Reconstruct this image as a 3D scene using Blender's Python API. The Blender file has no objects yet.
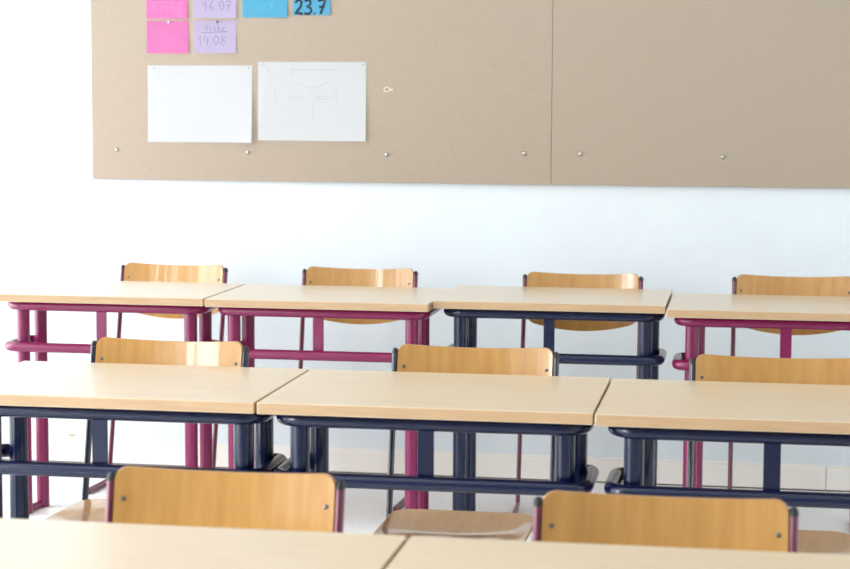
import bpy, bmesh, math, random
from mathutils import Vector, Matrix
random.seed(4)
SC = bpy.context.scene
COL = SC.collection

# ------------------------------------------------------------------ camera
EYE = 1.42
yaw, pit, rol = math.radians(9.65), math.radians(5.52), math.radians(0.28)
fw = Vector((-math.sin(yaw)*math.cos(pit), math.cos(yaw)*math.cos(pit), -math.sin(pit)))
rt = Vector((math.cos(yaw), math.sin(yaw), 0)); up = rt.cross(fw)
r2 = rt*math.cos(rol) + up*math.sin(rol); u2 = up*math.cos(rol) - rt*math.sin(rol)
cd = bpy.data.cameras.new('camera'); cam = bpy.data.objects.new('camera', cd); COL.objects.link(cam)
cd.sensor_width = 36; cd.lens = 1930/850*36; cd.clip_start = 0.05; cd.clip_end = 100
cam.matrix_world = Matrix(((r2.x, u2.x, -fw.x, 0), (r2.y, u2.y, -fw.y, 0), (r2.z, u2.z, -fw.z, EYE), (0, 0, 0, 1)))
cd.dof.use_dof = True; cd.dof.focus_distance = 5.2; cd.dof.aperture_fstop = 6.3
SC.camera = cam

# ------------------------------------------------------------------ world, daylight, exposure
w = bpy.data.worlds.new('sky'); SC.world = w; w.use_nodes = True
bg = w.node_tree.nodes['Background']; bg.inputs[0].default_value = (0.90, 0.95, 1.0, 1); bg.inputs[1].default_value = 2.0
WINDOWS = [(-2.0, 0.0), (0.7, 2.7), (3.1, 4.7), (5.0, 6.75)]
WIN_Z = (0.12, 2.75)
WIN_POWER = [12, 340, 95, 145]
for (y0, y1), pw in zip(WINDOWS, WIN_POWER):
    ld = bpy.data.lights.new('window_daylight', 'AREA'); lo = bpy.data.objects.new('window_daylight', ld); COL.objects.link(lo)
    ld.shape = 'RECTANGLE'; ld.size = WIN_Z[1]-WIN_Z[0]; ld.size_y = y1-y0; ld.energy = pw; ld.color = (0.95, 0.98, 1.0)
    lo.location = (-3.75, (y0+y1)/2, sum(WIN_Z)/2); lo.rotation_euler = (0, -math.pi/2, 0)
RIGHT_FILL_WIN = (4.2, 6.7)  # made-up window in the unseen right wall, added to fill shadows and lower wall
ld = bpy.data.lights.new('window_daylight', 'AREA'); lo = bpy.data.objects.new('window_daylight', ld); COL.objects.link(lo)  # fill lamp outside the added right-hand window
ld.shape = 'RECTANGLE'; ld.size = WIN_Z[1]-WIN_Z[0]; ld.size_y = RIGHT_FILL_WIN[1]-RIGHT_FILL_WIN[0]; ld.energy = 32; ld.color = (0.95, 0.98, 1.0)
lo.location = (4.0, sum(RIGHT_FILL_WIN)/2, sum(WIN_Z)/2); lo.rotation_euler = (0, math.pi/2, 0)
SC.view_settings.view_transform = 'Standard'; SC.view_settings.look = 'None'
SC.view_settings.gamma = 1; SC.view_settings.use_curve_mapping = False
SC.view_settings.exposure = -0.60
SC.cycles.use_denoising = True; SC.cycles.sample_clamp_indirect = 3.0; SC.cycles.caustics_reflective = False; SC.cycles.caustics_refractive = False
SC.cycles.max_bounces = 12; SC.cycles.diffuse_bounces = 8

# ------------------------------------------------------------------ materials
def srgb(r, g, b):
    f = lambda c: (c/255/12.92) if c/255 <= 0.04045 else ((c/255+0.055)/1.055)**2.4
    return (f(r), f(g), f(b), 1)
def mat(name, col, rough=0.5, metal=0.0, coat=0.0, coat_rough=0.1, spec=0.5):
    m = bpy.data.materials.new(name); m.use_nodes = True
    b = m.node_tree.nodes['Principled BSDF']
    b.inputs['Base Color'].default_value = col; b.inputs['Roughness'].default_value = rough
    b.inputs['Metallic'].default_value = metal; b.inputs['Coat Weight'].default_value = coat
    b.inputs['Coat Roughness'].default_value = coat_rough; b.inputs['Specular IOR Level'].default_value = spec
    return m
def noise_mix(m, c1, c2, scale, stretch=(1, 1, 1), detail=4, lo=0.35, hi=0.65, bump=0.0, coords='Object', second=None):
    nt = m.node_tree; N = nt.nodes; L = nt.links; b = N['Principled BSDF']
    tc = N.new('ShaderNodeTexCoord'); mp = N.new('ShaderNodeMapping'); mp.inputs['Scale'].default_value = stretch
    no = N.new('ShaderNodeTexNoise'); no.inputs['Scale'].default_value = scale; no.inputs['Detail'].default_value = detail
    rp = N.new('ShaderNodeValToRGB')
    rp.color_ramp.elements[0].position = lo; rp.color_ramp.elements[0].color = c1
    rp.color_ramp.elements[1].position = hi; rp.color_ramp.elements[1].color = c2
    oi = N.new('ShaderNodeObjectInfo'); ad = N.new('ShaderNodeVectorMath'); ad.operation = 'ADD'
    L.new(tc.outputs[coords], ad.inputs[0]); L.new(oi.outputs['Random'], ad.inputs[1])
    L.new(ad.outputs[0], mp.inputs[0]); L.new(mp.outputs[0], no.inputs['Vector'])
    L.new(no.outputs['Fac'], rp.inputs[0])
    L.new(rp.outputs[0], b.inputs['Base Color'])
    if bump:
        bp = N.new('ShaderNodeBump'); bp.inputs['Strength'].default_value = bump; bp.inputs['Distance'].default_value = 0.002
        L.new(no.outputs['Fac'], bp.inputs['Height']); L.new(bp.outputs[0], b.inputs['Normal'])
    return m

M = {}
M['wall'] = noise_mix(mat('wall_paint', srgb(225, 233, 238), 0.85), srgb(223, 232, 239), srgb(226, 235, 241), 8)
M['ceiling'] = mat('ceiling_paint', srgb(238, 239, 238), 0.9)
M['frontwall'] = mat('front_wall_paint', srgb(150, 158, 152), 0.9)
M['screw'] = mat('screw_steel', srgb(120, 120, 118), 0.35, metal=1)
M['sidewall'] = mat('side_wall_paint', srgb(232, 233, 230), 0.9)
M['floor'] = noise_mix(mat('floor_linoleum', srgb(200, 200, 200), 0.5), srgb(222, 222, 223), srgb(243, 243, 241), 240, lo=0.38, hi=0.58)
M['baseboard'] = mat('baseboard_paint', srgb(242, 238, 233), 0.45)
M['seam'] = mat('dark_gap', srgb(90, 85, 80), 0.9)
M['board'] = noise_mix(mat('board_linoleum', srgb(196, 177, 158), 0.8), srgb(166, 151, 136), srgb(172, 157, 141), 180)
M['board_edge'] = mat('board_edge', srgb(176, 160, 145), 0.8)
M['paper'] = mat('paper', srgb(246, 250, 255), 0.8)
M['pencil'] = mat('pencil', srgb(208, 213, 224), 0.9)
M['pencil_faint'] = mat('pencil_faint', srgb(236, 241, 246), 0.9)
M['pink'] = mat('pink_card', srgb(246, 150, 214), 0.8)
M['pink_ink'] = mat('pink_ink', srgb(226, 126, 192), 0.9)
M['lilac'] = mat('lilac_card', srgb(222, 211, 242), 0.8)
M['grey_ink'] = mat('grey_ink', srgb(148, 140, 170), 0.9)
M['blue'] = mat('blue_card', srgb(112, 204, 240), 0.8)
M['blue_ink'] = mat('blue_ink', srgb(88, 186, 226), 0.9)
M['black_ink'] = mat('black_ink', srgb(28, 48, 66), 0.8)
M['steel'] = mat('steel', srgb(190, 190, 190), 0.3, metal=1)
M['plastic_black'] = mat('plastic_black', srgb(28, 28, 34), 0.45)
M['pin_white'] = mat('pin_white', srgb(240, 240, 240), 0.4)
M['pin_dark'] = mat('pin_dark', srgb(40, 40, 60), 0.4)
M['magenta'] = mat('magenta_paint', srgb(122, 14, 74), 0.26, coat=0.15)
M['maroon'] = mat('maroon_paint', srgb(104, 24, 58), 0.32, coat=0.2)
M['navy'] = mat('navy_paint', srgb(6, 20, 56), 0.22, coat=0.12)
M['navy_dark'] = mat('dark_navy_paint', srgb(12, 22, 46), 0.25, coat=0.3)
M['desk'] = noise_mix(mat('beech_laminate', srgb(214, 192, 166), 0.34, coat=0.5, coat_rough=0.2), srgb(199, 176, 145), srgb(209, 189, 160), 9, stretch=(0.7, 14, 14), lo=0.3, hi=0.7, detail=6)
M['desk_edge'] = noise_mix(mat('beech_edge_band', srgb(205, 168, 132), 0.45), srgb(184, 151, 115), srgb(195, 163, 128), 9, stretch=(1, 14, 14), lo=0.3, hi=0.7)
M['ply'] = noise_mix(mat('beech_plywood', srgb(205, 155, 90), 0.32, coat=1.0, coat_rough=0.07), srgb(182, 131, 66), srgb(198, 150, 82), 7, stretch=(7, 1, 0.8), lo=0.3, hi=0.7, detail=6)
M['ply_edge'] = mat('plywood_edge', srgb(170, 125, 80), 0.5)
M['frame_white'] = mat('window_frame_white', srgb(235, 235, 235), 0.4)
g = bpy.data.materials.new('window_glass'); g.use_nodes = True; nt = g.node_tree; nt.nodes.clear()
o_ = nt.nodes.new('ShaderNodeOutputMaterial'); mx = nt.nodes.new('ShaderNodeMixShader'); mx.inputs[0].default_value = 0.06
t_ = nt.nodes.new('ShaderNodeBsdfTransparent'); g_ = nt.nodes.new('ShaderNodeBsdfGlossy'); g_.inputs['Roughness'].default_value = 0.02
nt.links.new(t_.outputs[0], mx.inputs[1]); nt.links.new(g_.outputs[0], mx.inputs[2]); nt.links.new(mx.outputs[0], o_.inputs[0]); M['glass'] = g

# ------------------------------------------------------------------ helpers
def link(name, bm, mats, parent=None, smooth=False, loc=None):
    me = bpy.data.meshes.new(name); bmesh.ops.recalc_face_normals(bm, faces=bm.faces); bm.to_mesh(me); bm.free()
    for m in (mats if isinstance(mats, (list, tuple)) else [mats]): me.materials.append(m)
    if smooth:
        for p in me.polygons: p.use_smooth = True
    o = bpy.data.objects.new(name, me); COL.objects.link(o)
    if parent: o.parent = parent
    if loc: o.location = loc
    return o
def sharp(o, deg=35):
    me = o.data
    bm = bmesh.new(); bm.from_mesh(me)
    for e in bm.edges:
        if len(e.link_faces) == 2 and e.calc_face_angle(0) > math.radians(deg): e.smooth = False
    bm.to_mesh(me); bm.free()
    return o
def box(bm, x0, x1, y0, y1, z0, z1, mi=0, bevel=0.0):
    vs = [bm.verts.new((x, y, z)) for x in (x0, x1) for y in (y0, y1) for z in (z0, z1)]
    fs = [(0, 1, 3, 2), (4, 6, 7, 5), (0, 4, 5, 1), (2, 3, 7, 6), (0, 2, 6, 4), (1, 5, 7, 3)]
    F = []
    for f in fs:
        fc = bm.faces.new([vs[i] for i in f]); fc.material_index = mi; F.append(fc)
    if bevel:
        es = list({e for f in F for e in f.edges})
        bmesh.ops.bevel(bm, geom=es, offset=bevel, segments=2, profile=0.5, affect='EDGES')
    return F
def fillet(pts, r, n=6):
    """round the inner corners of a polyline; r is one radius or a list"""
    P = [Vector(p) for p in pts]; out = [P[0]]
    for i in range(1, len(P)-1):
        rr = r[i-1] if isinstance(r, (list, tuple)) else r
        a = (P[i-1]-P[i]).normalized(); b = (P[i+1]-P[i]).normalized()
        ang = a.angle(b)
        if rr <= 0 or ang > 3.1: out.append(P[i]); continue
        d = rr/math.tan(ang/2)
        c = P[i] + (a+b).normalized()*(rr/math.sin(ang/2))
        s = P[i]+a*d-c; e = P[i]+b*d-c
        tot = s.angle(e); ax = s.cross(e).normalized()
        for k in range(n+1):
            out.append(c + Matrix.Rotation(tot*k/n, 3, ax) @ s)
    out.append(P[-1]); return out
def sweep(bm, pts, rx, rz=None, seg=16, closed=False, side=Vector((1, 0, 0)), mi=0):
    """tube along pts; rx radius along 'side' (or binormal), rz the other"""
    rz = rz or rx; P = [Vector(p) for p in pts]; n = len(P); rings = []
    prev = None
    for i in range(n):
        if closed: t = (P[(i+1) % n]-P[i-1]).normalized()
        else: t = (P[min(i+1, n-1)]-P[max(i-1, 0)]).normalized()
        if prev is None:
            u = side - t*side.dot(t)
            if u.length < 1e-3: u = Vector((0, 1, 0)) - t*t.y
            if u.length < 1e-3: u = Vector((0, 0, 1))
        else: u = prev - t*prev.dot(t)
        u.normalize(); prev = u; v = t.cross(u)
        rings.append([bm.verts.new(P[i]+u*rx*math.cos(2*math.pi*k/seg)+v*rz*math.sin(2*math.pi*k/seg)) for k in range(seg)])
    m = n if closed else n-1
    for i in range(m):
        a, b = rings[i], rings[(i+1) % n]
        for k in range(seg):
            f = bm.faces.new((a[k], a[(k+1) % seg], b[(k+1) % seg], b[k])); f.material_index = mi
    if not closed:
        for rg in (rings[0], rings[-1]):
            f = bm.faces.new(rg); f.material_index = mi
def disc(bm, c, r, h, axis='Y', seg=16, dome=0.4):
    """small domed disc whose flat back is at c, standing out along -Y (axis Y) or -Z (axis Z)"""
    c = Vector(c); rings = []
    for (rr, hh) in ((1, 0), (1, h*(1-dome)), (0.72, h*0.85), (0.35, h)):
        ring = []
        for k in range(seg):
            a = 2*math.pi*k/seg
            p = Vector((math.cos(a)*r*rr, -hh, math.sin(a)*r*rr)) if axis == 'Y' else Vector((math.cos(a)*r*rr, math.sin(a)*r*rr, hh))
            ring.append(bm.verts.new(c+p))
        rings.append(ring)
    for a, b in zip(rings, rings[1:]):
        for k in range(seg): bm.faces.new((a[k], a[(k+1) % seg], b[(k+1) % seg], b[k]))
    bm.faces.new(rings[0]); bm.faces.new(rings[-1])
def tag(o, label=None, cat=None, group=None, kind=None):
    for k, v in (('label', label), ('category', cat), ('group', group), ('kind', kind)):
        if v: o[k] = v
    return o
def empty(name, loc=(0, 0, 0), rz=0.0, s=1.0):
    o = bpy.data.objects.new(name, None); COL.objects.link(o); o.location = loc; o.rotation_euler = (0, 0, rz); o.scale = (s, s, s)
    o.empty_display_size = 0.1
    return o
def kids(o): return [c for c in bpy.data.objects if c.parent == o]
def copy_tree(o, parent=None):
    c = o.copy(); COL.objects.link(c)
    if parent: c.parent = parent
    for ch in kids(o): copy_tree(ch, c)
    return c

# ------------------------------------------------------------------ room
YW = 7.09; XL, XR, YB, ZC = -3.3, 3.6, -2.6, 3.1; T = 0.25
def struct(name, bm, m, parent=None):
    o = link(name, bm, m, parent)
    if not parent: o['kind'] = 'structure'
    return o
bm = bmesh.new(); box(bm, XL-T, XR+T, YB-T, YW+T, -0.1, 0); struct('floor', bm, M['floor'])
bm = bmesh.new(); box(bm, XL-T, XR+T, YB-T, YW+T, ZC, ZC+0.1); struct('ceiling', bm, M['ceiling'])
bm = bmesh.new(); box(bm, XL-T, XR+T, YW, YW+T, 0, ZC); struct('wall_back', bm, M['wall'])
bm = bmesh.new(); box(bm, XR, XR+T, YB, YW, 0, WIN_Z[0]); box(bm, XR, XR+T, YB, YW, WIN_Z[1], ZC)
box(bm, XR, XR+T, YB, RIGHT_FILL_WIN[0], *WIN_Z); box(bm, XR, XR+T, RIGHT_FILL_WIN[1], YW, *WIN_Z); struct('wall_right', bm, M['sidewall'])  # right wall left open for the added fill window
bm = bmesh.new(); box(bm, XL-T, XR+T, YB-T, YB, 0, ZC); struct('wall_front', bm, M['frontwall'])
bm = bmesh.new()
box(bm, XL-T, XL, YB, YW, 0, WIN_Z[0]); box(bm, XL-T, XL, YB, YW, WIN_Z[1], ZC)
edges = [YB]+[v for wd in WINDOWS for v in wd]+[YW]
for a, b in zip(edges[0::2], edges[1::2]): box(bm, XL-T, XL, a, b, WIN_Z[0], WIN_Z[1])
struct('wall_left', bm, M['sidewall'])
for i, (y0, y1, XF) in enumerate([(a, b, XL) for a, b in WINDOWS]+[(RIGHT_FILL_WIN[0], RIGHT_FILL_WIN[1], XR+0.28)]):  # last entry is the added right-hand fill window
    bm = bmesh.new(); f = 0.05; xa, xb = XF-0.17, XF-0.11
    z0, z1 = WIN_Z; ym = (y0+y1)/2
    box(bm, xa, xb, y0, y1, z0, z0+f); box(bm, xa, xb, y0, y1, z1-f, z1)
    box(bm, xa, xb, y0, y0+f, z0+f, z1-f); box(bm, xa, xb, y1-f, y1, z0+f, z1-f); box(bm, xa, xb, ym-f/2, ym+f/2, z0+f, z1-f)
    wo = struct('window_%d' % (i+1), bm, M['frame_white'])
    for a, b in ((y0+f, ym-f/2), (ym+f/2, y1-f)):
        bm = bmesh.new(); box(bm, XF-0.145, XF-0.137, a, b, z0+f, z1-f); link('pane', bm, M['glass'], wo)
    sx = (XF-0.11, XF+0.1) if XF < 0 else (XR-0.1, XF-0.17)
    bm = bmesh.new(); box(bm, sx[0], sx[1], y0-0.02, y1+0.02, z0-0.03, z0+0.001, bevel=0.004); link('window_sill', bm, M['frame_white'], wo)
# skirting board along the back wall: two lengths with a butt joint, a stepped top and a dark gap at the floor
bm = bmesh.new(); JX = 0.2815
for a, b in ((XL, JX-0.001), (JX+0.001, XR)):
    box(bm, a, b, YW-0.016, YW, 0.006, 0.080); box(bm, a, b, YW-0.010, YW, 0.080, 0.094)
struct('baseboard_back', bm, M['baseboard'])
bm = bmesh.new(); box(bm, XL, XR, YW-0.013, YW, 0.0, 0.0055); struct('trim_1', bm, M['seam'])
bm = bmesh.new(); box(bm, XR-0.016, XR, YB, YW-0.016, 0, 0.085); struct('baseboard_right', bm, M['baseboard'])
bm = bmesh.new(); box(bm, XL, XL+0.016, YB, YW-0.016, 0, 0.085); struct('baseboard_left', bm, M['baseboard'])
# brown scuff just over the skirting
bm = bmesh.new()
ctr = bm.verts.new((0, 0, 0)); ring = [bm.verts.new((0.013*math.cos(a)*(1+0.25*math.sin(3*a)), -0.0005, 0.006*math.sin(a)*(1+0.2*math.cos(2*a)))) for a in [k*math.pi/8 for k in range(16)]]
for k in range(16): bm.faces.new((ctr, ring[k], ring[(k+1) % 16]))
o = link('wall_scuff', bm, mat('brown_scuff', srgb(190, 170, 135), 0.9), loc=(-2.597, YW-0.0006, 0.106))
tag(o, 'small brown scuff on the white wall just above the skirting at far left', 'stain')

# ------------------------------------------------------------------ pin boards
BX0, BXM, BX1, BZ0, BZ1 = -2.494, -0.734, 1.03, 1.105, 2.31
YBF = YW-0.022
def board(x0, x1, label, screws):
    r = empty('pin_board', ((x0+x1)/2, YW-0.011, BZ0)); tag(r, label, 'pin board', 'pin boards along the wall')
    bm = bmesh.new(); F = box(bm, x0-r.location.x, x1-r.location.x, YBF-r.location.y, 0.0105, 0, BZ1-BZ0, mi=1, bevel=0.002)
    for f in bm.faces:
        if abs(f.calc_center_median().y-(YBF-r.location.y)) < 1e-4 and f.calc_area() > 0.5: f.material_index = 0
    link('board_panel', bm, [M['board'], M['board_edge']], r)
    for sx, sz in screws:
        bm = bmesh.new(); disc(bm, (0, 0, 0), 0.0072, 0.006)
        link('screw', bm, M['steel'], r, smooth=True, loc=(sx-r.location.x, YBF-r.location.y, sz-BZ0))
    return r
board(BX0, BXM-0.0006, 'beige pin board with papers and coloured notes pinned to its left part', [(-2.396, 1.219), (-1.881, 1.213), (-1.349, 1.210), (-0.833, 1.219), (-2.396, 2.2), (-0.83, 2.2)])
board(BXM+0.0006, BX1, 'bare beige pin board right of the vertical seam', [(-0.628, 1.219), (-0.112, 1.213), (-0.628, 2.2), (0.93, 1.213), (0.93, 2.2)])

def sheet(name, w, h, m, loc, rz, curl=0.004, lift=(0, 0, 0, 0), label='', cat='', group=None):
    """paper hung by its top edge: rz tilt in the wall plane, lower corners lifting off the board"""
    bm = bmesh.new(); nx, nz = 20, 16; G = []
    for j in range(nz+1):
        row = []
        for i in range(nx+1):
            u, v = i/nx, j/nz
            d = 0.0012 + curl*(v**2)*(0.25+0.75*u**2) + lift[0]*(1-u)*v**3 + lift[1]*u**3*v**2
            row.append(bm.verts.new(((u-0.5)*w, -d, -v*h)))
        G.append(row)
    for j in range(nz):
        for i in range(nx): bm.faces.new((G[j][i], G[j+1][i], G[j+1][i+1], G[j][i+1]))
    ext = bmesh.ops.solidify(bm, geom=list(bm.faces), thickness=0.0004)
    o = link(name, bm, m, smooth=False, loc=loc); o.rotation_euler = (0, rz, 0)
    tag(o, label, cat, group)
    pass
    return o
def surf(u, v, curl, lift):
    return 0.0012 + curl*(v**2)*(0.25+0.75*u**2) + lift[0]*(1-u)*v**3 + lift[1]*u**3*v**2
def strokes(name, lines, width, m, parent, w, h, curl, lift):
    """pen strokes lying on the sheet; coordinates in metres, x from the left edge, z down from the top"""
    bm = bmesh.new()
    for ln in lines:
        pts = [ln[0]]
        for a, b in zip(ln, ln[1:]):
            k = max(1, int(math.dist(a, b)/0.012))
            for q in range(1, k+1): pts.append((a[0]+(b[0]-a[0])*q/k, a[1]+(b[1]-a[1])*q/k))
        prev = None
        for i, p in enumerate(pts):
            a = pts[max(i-1, 0)]; b = pts[min(i+1, len(pts)-1)]
            tx, tz = b[0]-a[0], b[1]-a[1]; L = math.hypot(tx, tz) or 1; nx, nz = -tz/L*width/2, tx/L*width/2
            pair = []
            for s in (-1, 1):
                x, z = p[0]+s*nx, p[1]+s*nz
                pair.append(bm.verts.new((x-w/2, -surf(x/w, z/h, curl, lift)-0.0006, -z)))
            if prev: bm.faces.new((prev[0], prev[1], pair[1], pair[0]))
            prev = pair
    return link(name, bm, m, parent)
GL = {  # hand-drawn glyphs, x 0..0.6, z 0 (top) .. 1 (bottom)
 '0': [[(.3, 0), (.08, .25), (.05, .7), (.3, 1), (.55, .7), (.5, .2), (.3, 0)]],
 '1': [[(.05, .4), (.38, 0), (.36, 1)]],
 '2': [[(.05, .2), (.25, 0), (.5, .12), (.45, .45), (.05, .98), (.3, .92), (.6, 1)]],
 '3': [[(.06, .08), (.3, .0), (.5, .12), (.45, .36), (.2, .46), (.48, .56), (.56, .78), (.4, .98), (.02, .96)]],
 '4': [[(.2, 0), (.05, .5), (.55, .5)], [(.45, .15), (.4, 1)]],
 '6': [[(.5, 0), (.15, .35), (.08, .8), (.3, 1), (.52, .8), (.4, .55), (.1, .65)]],
 '7': [[(.0, .05), (.55, .0), (.2, 1)], [(.1, .5), (.5, .48)]],
 '8': [[(.3, .45), (.08, .25), (.3, 0), (.5, .2), (.3, .45), (.05, .75), (.3, 1), (.55, .75), (.3, .45)]],
 '9': [[(.5, .3), (.25, .45), (.08, .2), (.3, 0), (.5, .2), (.4, 1)]],
 '.': [[(.1, .92), (.16, 1.0)]],
 'V': [[(.0, 0), (.25, 1), (.55, .0)]], 'i': [[(.2, .4), (.2, 1)], [(.2, .15), (.22, .2)]],
 'c': [[(.45, .45), (.2, .4), (.08, .7), (.25, 1), (.5, .92)]], 'k': [[(.1, 0), (.1, 1)], [(.45, .4), (.12, .7), (.5, 1)]],
 'y': [[(.05, .4), (.25, .85)], [(.5, .4), (.1, 1.3)]], 'a': [[(.45, .45), (.15, .45), (.1, .9), (.4, .9), (.45, .45), (.5, 1)]],
 'l': [[(.15, 0), (.15, 1)]], 'o': [[(.3, .4), (.08, .7), (.3, 1), (.52, .7), (.3, .4)]],
}
def word(txt, x, z, size, dx=0.72):
    out = []
    for ch in txt:
        for s in GL.get(ch, []): out.append([(x+a*size, z+b*size) for a, b in s])
        x += size*(dx if ch != '.' else 0.35)
    return out

def pin(loc, m, label, r=0.0045, h=0.008):
    bm = bmesh.new(); disc(bm, (0, 0, 0), r, h); o = link('push_pin', bm, m, smooth=True, loc=loc)
    tag(o, label, 'pin', 'push pins on the left board'); return o

def note(x0, x1, ztop, h, m, ink, writing, wid, label, group, curl=0.003, lift=(0, 0.002), rz=0.0, wname='handwriting', nm='note_card', cat='note'):
    w = x1-x0
    o = sheet(nm, w, h, m, ((x0+x1)/2, YBF, ztop), rz, curl, lift, label, cat, group)
    if writing: strokes(wname, writing, wid, ink, o, w, h, curl, lift)
    return o
# two sheets of drawing paper
cu, lf = 0.006, (0.002, 0.012)
W1 = 0.407
draw1 = [[(.10, .20), (.13, .17), (.17, .165), (.22, .13)], [(.13, .09), (.17, .105)], [(.27, .10), (.30, .08), (.31, .16)], [(.12, .15), (.16, .14)], [(.25, .13), (.25, .17), (.28, .19)]]
p1 = note(-2.270, -1.863, 1.538, 0.289, M['paper'], M['pencil_faint'], draw1, 0.0016, 'white drawing sheet with hardly visible lines, left of the two large papers', 'large white sheets pinned on the board', cu, lf, wname='pencil_drawing', nm='paper_sheet', cat='paper')
W2 = 0.413; cu2, lf2 = 0.005, (0.003, 0.006)
draw2 = [[(.125, .030), (.30, .030)], [(.125, .026), (.135, .026)], [(.128, .040), (.132, .066)], [(.125, .040), (.137, .040)],
         [(.145, .075), (.19, .099)], [(.275, .07), (.225, .098)], [(.19, .09), (.205, .096), (.222, .09)],
         [(.06, .10), (.072, .10)], [(.066, .10), (.066, .155)], [(.292, .098), (.296, .112)], [(.303, .098), (.306, .112)], [(.30, .115), (.302, .145)],
         [(.115, .128), (.18, .128)], [(.115, .138), (.18, .138)], [(.215, .128), (.295, .128)], [(.215, .138), (.295, .138)],
         [(.207, .10), (.207, .128)], [(.212, .15), (.212, .225)]]
p2 = note(-1.840, -1.427, 1.552, 0.294, M['paper'], M['pencil'], draw2, 0.0013, 'white sheet with faint pencil figure of lines, right of the two large papers', 'large white sheets pinned on the board', cu2, lf2, wname='pencil_drawing', nm='paper_sheet', cat='paper')
# four coloured cards in the upper row (cut by the top of the photo) and two below
CH = 0.124
n = note(-2.272, -2.109, 1.704, 0.121, M['pink'], M['pink_ink'], word('1', .05, .015, .018)+word('o', .065, .01, .018)+word('11.10', .035, .045, .04, 0.62), 0.003,
     'pink card with faint writing, lower row, left', 'lower row of note cards', rz=0.004)
n = note(-2.273, -2.111, 1.843, 0.130, M['pink'], M['pink_ink'], word('06.10', .025, .072, .04), 0.004,
     'pink card in the upper row, directly above the other pink card', 'upper row of note cards', rz=0.002)
n = note(-2.089, -1.925, 1.705, 0.121, M['lilac'], M['grey_ink'], word('Vicky', .045, .016, .022)+[[(.028, .045), (.13, .041)]]+word('14.08', .012, .055, .036), 0.0032,
     'lilac card reading 14.08 under an underlined name', 'lower row of note cards', rz=-0.006)
n = note(-2.090, -1.922, 1.843, 0.129, M['lilac'], M['grey_ink'], word('16.07', .035, .065, .036), 0.003,
     'lilac card reading 16.07, above the other lilac card', 'upper row of note cards')
n = note(-1.900, -1.727, 1.843, 0.127, M['blue'], M['blue_ink'], word('9.10', .045, .062, .032), 0.003,
     'bright blue card with barely visible writing, right of the lilac cards', 'upper row of note cards', lift=(0, .006))
n = note(-1.705, -1.563, 1.843, 0.118, M['blue'], M['black_ink'], word('23.7', .006, .062, .053, .66), 0.0095,
     'blue card with bold black 23.7, rightmost of the note cards', 'upper row of note cards')
pin((-2.185, YBF-0.0030, 1.699), M['pin_white'], 'white pin at the top of the lower pink card')
pin((-1.996, YBF-0.0030, 1.700), M['pin_dark'], 'dark pin at the top of the lower lilac card')
for x, z, t in ((-2.245, 1.528, 'steel pin in the top left corner of the left large paper'), (-1.877, 1.529, 'steel pin in the top right corner of the left large paper'),
                (-1.440, 1.542, 'steel pin in the top right corner of the right large paper'), (-1.826, 1.542, 'steel pin in the top left corner of the right large paper')):
    pin((x, YBF-0.0022, z), M['steel'], t, 0.003, 0.0018)
# torn scrap left on the board: a small pale loop of tape
bm = bmesh.new(); sweep(bm, [(0.010*math.cos(a), -0.003, 0.008*math.sin(a)) for a in [k*math.pi/6 for k in range(12)]], 0.0026, 0.0022, seg=6, closed=True)
bmesh.ops.create_cube(bm, size=1, matrix=Matrix.Translation((0.017, -0.0012, 0.0)) @ Matrix.Diagonal((0.010, 0.002, 0.009, 1)))
o = link('tape_scrap', bm, mat('pale_tape', srgb(222, 216, 198), 0.7), loc=(-1.348, YBF-0.0001, 1.450), smooth=False)
tag(o, 'small pale ring-shaped scrap of tape on the board right of the papers', 'scrap')

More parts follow.
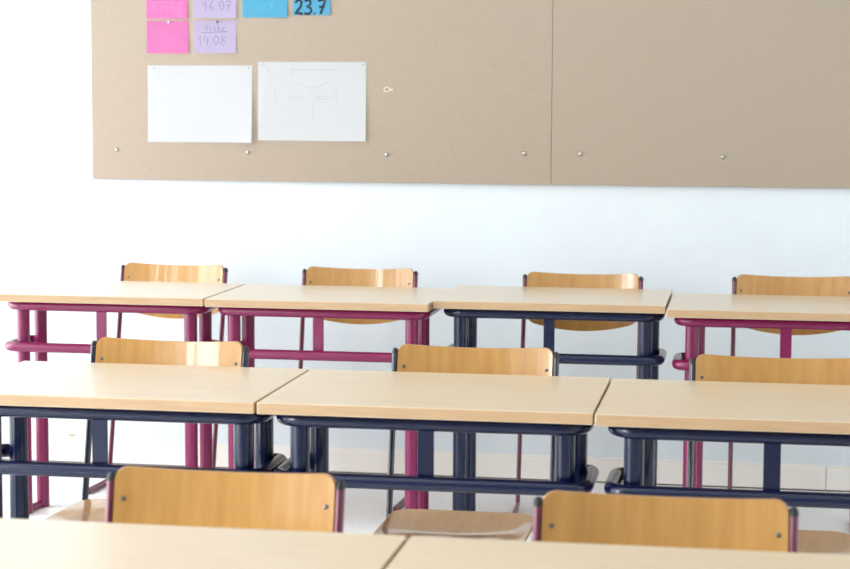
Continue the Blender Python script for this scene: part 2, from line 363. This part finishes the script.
# ------------------------------------------------------------------ desks
DW, DD, DH, TT = 0.742, 0.53, 0.76, 0.026
def make_desk(paint, width=DW, hook=False, zl=0.588, fx=0.007):
    """origin on the floor under the middle of the front (camera-side) edge"""
    r = empty('school_desk')
    hw = width/2-0.0015
    bm = bmesh.new(); box(bm, -hw, hw, 0, DD, DH-TT, DH, mi=1, bevel=0.0022)
    for f in bm.faces:
        if f.calc_center_median().z > DH-0.0003 and f.calc_area() > 0.1: f.material_index = 0
    top = link('tabletop', bm, [M['desk'], M['desk_edge']], r)
    ro = hw-0.013                          # outer half width of the rails
    # upper rail: closed loop right under the top
    rr = 0.0165; zt = DH-TT-rr; a = ro-rr; y0 = 0.03+rr; y1 = DD-0.05
    loop = [p+Vector((fx, 0, 0)) for p in fillet([(0, y0, zt), (a, y0, zt), (a, y1, zt), (-a, y1, zt), (-a, y0, zt), (-0.001, y0, zt)], 0.055, 8)[:-1]]
    bm = bmesh.new(); sweep(bm, loop, rr, rr, seg=16, closed=True, side=Vector((0, 1, 0))); link('upper_rail', bm, M[paint], r, smooth=True)
    # lower rail: open loop whose ends turn in to the rear legs
    rl = 0.0165; a = ro-rl+0.004; y0l = 0.018+rl; ly1, ly2 = 0.075, 0.192; lx = ro-0.059
    RX = 0.017                             # the rear tube of each pair stands a little to the right
    path = [p+Vector((fx, 0, 0)) for p in fillet([(-lx+RX, ly2+0.012, zl), (-lx+RX-0.012, ly2+0.045, zl), (-a, ly2+0.045, zl), (-a, y0l, zl), (a, y0l, zl), (a, ly2+0.045, zl), (lx+RX+0.004, ly2+0.045, zl), (lx+RX, ly2+0.012, zl)], [0.012, 0.03, 0.04, 0.04, 0.012, 0.004], 8)]
    bm = bmesh.new(); sweep(bm, path, rl, rl, seg=16, side=Vector((0, 0, 1))); link('lower_rail', bm, M[paint], r, smooth=True)
    # two legs each side, one behind the other
    for s in (-1, 1):
        for y, dx in ((ly1, fx), (ly2, fx+RX)):
            bm = bmesh.new(); sweep(bm, [(s*lx+dx, y, 0.002), (s*lx+dx, y, zt)], 0.0218, seg=20)
            sharp(link('leg', bm, M[paint], r, smooth=True))
        bm = bmesh.new(); sweep(bm, [(s*lx+fx, 0.0, 0.0125), (s*lx+fx, ly1, 0.0125), (s*lx+fx+RX, ly2+0.015, 0.0125)], 0.012, seg=14)
        sharp(link('foot', bm, M[paint], r, smooth=True))
    # flat plate joining both front rails
    bm = bmesh.new(); box(bm, -0.018, 0.018, 0.044, 0.049, zl, zt, bevel=0.001); link('front_plate', bm, M[paint], r)
    if hook:
        hx = -a+0.014+fx
        bm = bmesh.new(); sweep(bm, fillet([(hx, ly2-0.03, zl-0.012), (hx+0.006, ly2-0.06, zl-0.075), (hx-0.012, ly2-0.075, zl-0.10), (hx-0.03, ly2-0.075, zl-0.085)], 0.01, 4), 0.0022, seg=8)
        link('bag_hook', bm, M['plastic_black'], r, smooth=True)
    return r
# (left x, right x, y at left front corner, y at right front corner, paint, label, group, hook)
DESKS = [
 (-2.510, -1.776, 6.100, 6.100, 'magenta', 'school desk with magenta frame, far left of the back row', 'desks in the back row', False),
 (-1.770, -1.024, 6.088, 6.088, 'magenta', 'magenta-framed school desk second from left in the back row, beside a blue one', 'desks in the back row', False),
 (-1.020, -0.268, 6.145, 6.145, 'navy', 'the only blue-framed school desk in the back row', 'desks in the back row', False),
 (-0.264, 0.484, 6.095, 6.098, 'magenta', 'magenta-framed school desk at the right end of the back row', 'desks in the back row', False),
 (-1.796, -1.060, 4.030, 4.030, 'navy', 'blue-framed school desk at the left of the middle row, cut by the photo edge', 'desks in the middle row', True),
 (-1.056, -0.323, 4.028, 4.030, 'navy', 'blue-framed school desk in the centre of the middle row', 'desks in the middle row', False),
 (-0.321, 0.421, 4.018, 4.018, 'navy', 'blue-framed school desk at the right of the middle row', 'desks in the middle row', False),
 (-1.247, -0.505, 2.300, 2.300, 'navy', 'nearest school desk at bottom left, only its wooden top in view', 'desks in the front row', False),
 (-0.502, 0.240, 2.300, 2.300, 'navy', 'nearest school desk at bottom right, only its wooden top in view', 'desks in the front row', False),
]
protos = {}
for x0, x1, ya, yb, paint, lab, grp, hook in DESKS:
    wd = round(x1-x0, 3); zl = 0.578 if 'back row' in grp else 0.588
    fx = 0.028 if hook else 0.007; key = (paint, hook, wd, zl)
    if key not in protos: o = protos[key] = make_desk(paint, wd, hook, zl, fx)
    else: o = copy_tree(protos[key])
    o.location = ((x0+x1)/2, (ya+yb)/2, 0); o.rotation_euler = (0, 0, math.atan2(yb-ya, x1-x0))
    if lab.startswith('the only blue'): o.scale = (1, 1, 1.008)
    tag(o, lab, 'desk', grp)

# ------------------------------------------------------------------ chairs
def make_chair(paint):
    """origin on the floor under the middle of the backrest top; the seat reaches towards -Y"""
    r = empty('school_chair'); SL = 0.195; ZT = 0.80
    HW = 0.21; px = HW-0.008                      # posts centre
    yy = lambda z: -(ZT-z)*SL
    # plywood backrest, hollow towards the sitter
    W = 0.388; hw = W/2; nu, nv = 56, 14; th = 0.009
    zb_mid, zt_mid = 0.604, 0.7985
    def ztop(u):
        d = hw-abs(u); R = 0.024; z = zt_mid+0.010*(u/hw)**2
        if d < R: z -= R-math.sqrt(max(0, R*R-(R-d)**2))
        return z
    def zbot(u):
        d = hw-abs(u); R = 0.03; z = zb_mid+0.034*(abs(u)/hw)**2
        if d < R: z += (R-math.sqrt(max(0, R*R-(R-d)**2)))
        return z
    us = [-hw*math.cos(math.pi*i/nu) for i in range(nu+1)]
    bm = bmesh.new(); G = [[], []]
    for u in us:
        a, b = zbot(u), ztop(u)
        dy = 0.030*(1-(u/hw)**2)
        slope = -0.060*u/hw/hw
        nl = math.hypot(1, slope); nx, ny = -slope/nl, 1/nl
        for q in (0, 1):
            G[q].append([bm.verts.new((u+q*th*nx*0.9, yy(z)+dy-0.012+q*th*ny, z)) for z in [a+(b-a)*j/nv for j in range(nv+1)]])
    for i in range(nu):
        for j in range(nv):
            for q in (0, 1): bm.faces.new((G[q][i][j], G[q][i+1][j], G[q][i+1][j+1], G[q][i][j+1]))
        for j in (0, nv):
            f = bm.faces.new((G[0][i][j], G[0][i+1][j], G[1][i+1][j], G[1][i][j])); f.material_index = 1
    for i in (0, nu):
        for j in range(nv):
            f = bm.faces.new((G[0][i][j], G[0][i][j+1], G[1][i][j+1], G[1][i][j])); f.material_index = 1
    br = link('backrest', bm, [M['ply'], M['ply_edge']], r, smooth=True); sharp(br, 50)
    for s in (-1, 1):
        u = s*(hw-0.015)
        for z in (0.753, 0.655):
            bm = bmesh.new(); disc(bm, (0, 0, 0), 0.0042, 0.0025)
            o = link('screw', bm, M['screw'], br, smooth=True, loc=(u, yy(z)+0.030*(1-(u/hw)**2)-0.0121, z)); o.rotation_euler = (0, 0, -math.atan(0.060*u/hw/hw))
    # frame
    ypost = -0.004
    for s in (-1, 1):
        x = s*px
        bm = bmesh.new()
        P = fillet([(x, ypost+yy(0.782), 0.782), (x, ypost+yy(0.011), 0.0115), (x*0.96, yy(0.011)-0.20, 0.0115)], 0.022, 6)
        sweep(bm, P, 0.0078, 0.0125, seg=16); po = sharp(link('side_frame', bm, M[paint], r, smooth=True))
        bm = bmesh.new(); sweep(bm, [(x, ypost+yy(0.7815), 0.7815), (x, ypost+yy(0.7885), 0.7885), (x, ypost+yy(0.793), 0.793), (x, ypost+yy(0.796), 0.796)], 0.0084, 0.0132, seg=16)
        for v in bm.verts:
            if v.co.z > 0.7895:
                k = 0.80 if v.co.z < 0.7945 else 0.5
                v.co.x = x+(v.co.x-x)*k; c = ypost+yy(v.co.z); v.co.y = c+(v.co.y-c)*k
        sharp(link('end_cap', bm, M['plastic_black'], po, smooth=True), 60)
        # arm under the seat
        bm = bmesh.new(); sweep(bm, fillet([(x, ypost+yy(0.415), 0.388), (x*0.78, ypost+yy(0.415)-0.08, 0.388), (x*0.70, ypost+yy(0.415)-0.38, 0.388)], 0.03, 5), 0.0095, seg=12)
        sharp(link('seat_support', bm, M[paint], r, smooth=True))
    bm = bmesh.new(); sweep(bm, [(-px*0.76, -0.24, 0.388), (px*0.76, -0.24, 0.388)], 0.0095, seg=12); sharp(link('cross_bar', bm, M[paint], r, smooth=True))
    # dished plywood seat with rounded corners and rolled front
    bm = bmesh.new(); n1, n2 = 28, 24; G = [[], []]
    sy0, sy1 = -0.155, -0.52; sw = 0.176
    for i in range(n1+1):
        for q in (0, 1): G[q].append([])
        for j in range(n2+1):
            v = -math.cos(math.pi*j/n2); u = -math.cos(math.pi*i/n1)
            # rounded-rectangle mapping
            cr = 0.05; yl = (sy0-sy1)/2; yc = (sy0+sy1)/2
            y = v*yl; d = yl-abs(y); lim = sw
            if d < cr: lim -= cr-math.sqrt(max(0, cr*cr-(cr-d)**2))
            x = u*lim
            z = 0.418-0.011*(1-(x/sw)**2)*(0.5-0.5*math.cos(math.pi*min(1, max(0, (v+1)/2))*2))
            z += 0.004*max(0, v-0.6)/0.4
            if v < -0.55: z -= 0.030*((-0.55-v)/0.45)**2
            for q in (0, 1): G[q][i].append(bm.verts.new((x, yc+y, z-0.010*q)))
    for i in range(n1):
        for j in range(n2):
            for q in (0, 1): bm.faces.new((G[q][i][j], G[q][i+1][j], G[q][i+1][j+1], G[q][i][j+1]))
        for j in (0, n2):
            f = bm.faces.new((G[0][i][j], G[0][i+1][j], G[1][i+1][j], G[1][i][j])); f.material_index = 1
    for i in (0, n1):
        for j in range(n2):
            f = bm.faces.new((G[0][i][j], G[0][i][j+1], G[1][i][j+1], G[1][i][j])); f.material_index = 1
    sharp(link('seat', bm, [M['ply'], M['ply_edge']], r, smooth=True), 50)
    return r
# x, y of the backrest, turn in degrees, scale, paint, label, group
CHAIRS = [
 (-2.103, 6.850, -5, 1.000, 'maroon', 'maroon-framed wooden chair behind the far left back-row desk', 'chairs in the back row'),
 (-1.388, 6.775, 0, 1.008, 'maroon', 'maroon-framed wooden chair behind the second magenta desk of the back row', 'chairs in the back row'),
 (-0.584, 6.740, 0, 1.008, 'maroon', 'maroon-framed wooden chair behind the blue desk of the back row', 'chairs in the back row'),
 (0.146, 6.740, 0, 1.015, 'maroon', 'maroon-framed wooden chair at the right end of the back row', 'chairs in the back row'),
 (-1.450, 4.680, -3, 1.002, 'navy_dark', 'dark blue-framed wooden chair behind the left desk of the middle row', 'chairs in the middle row'),
 (-0.674, 4.720, 0, 1.000, 'navy_dark', 'dark blue-framed wooden chair behind the centre desk of the middle row', 'chairs in the middle row'),
 (0.066, 4.660, 0, 1.003, 'navy_dark', 'dark blue-framed wooden chair behind the right desk of the middle row', 'chairs in the middle row'),
 (-0.868, 3.110, 0, 0.984, 'maroon', 'nearest wooden chair at left with maroon posts, behind the bottom left desk', 'chairs in the front row'),
 (-0.128, 3.020, 0, 0.990, 'maroon', 'nearest wooden chair at right with maroon posts, behind the bottom right desk', 'chairs in the front row'),
]
cp = {}
for x, y, a, s, paint, lab, grp in CHAIRS:
    if paint not in cp: o = cp[paint] = make_chair(paint)
    else: o = copy_tree(cp[paint])
    o.location = (x, y, 0); o.rotation_euler = (0, 0, math.radians(a)); o.scale = (s, s, s)
    tag(o, lab, 'chair', grp)
for o in bpy.data.objects:
    for k in ('_w', '_h'):
        if k in o: del o[k]
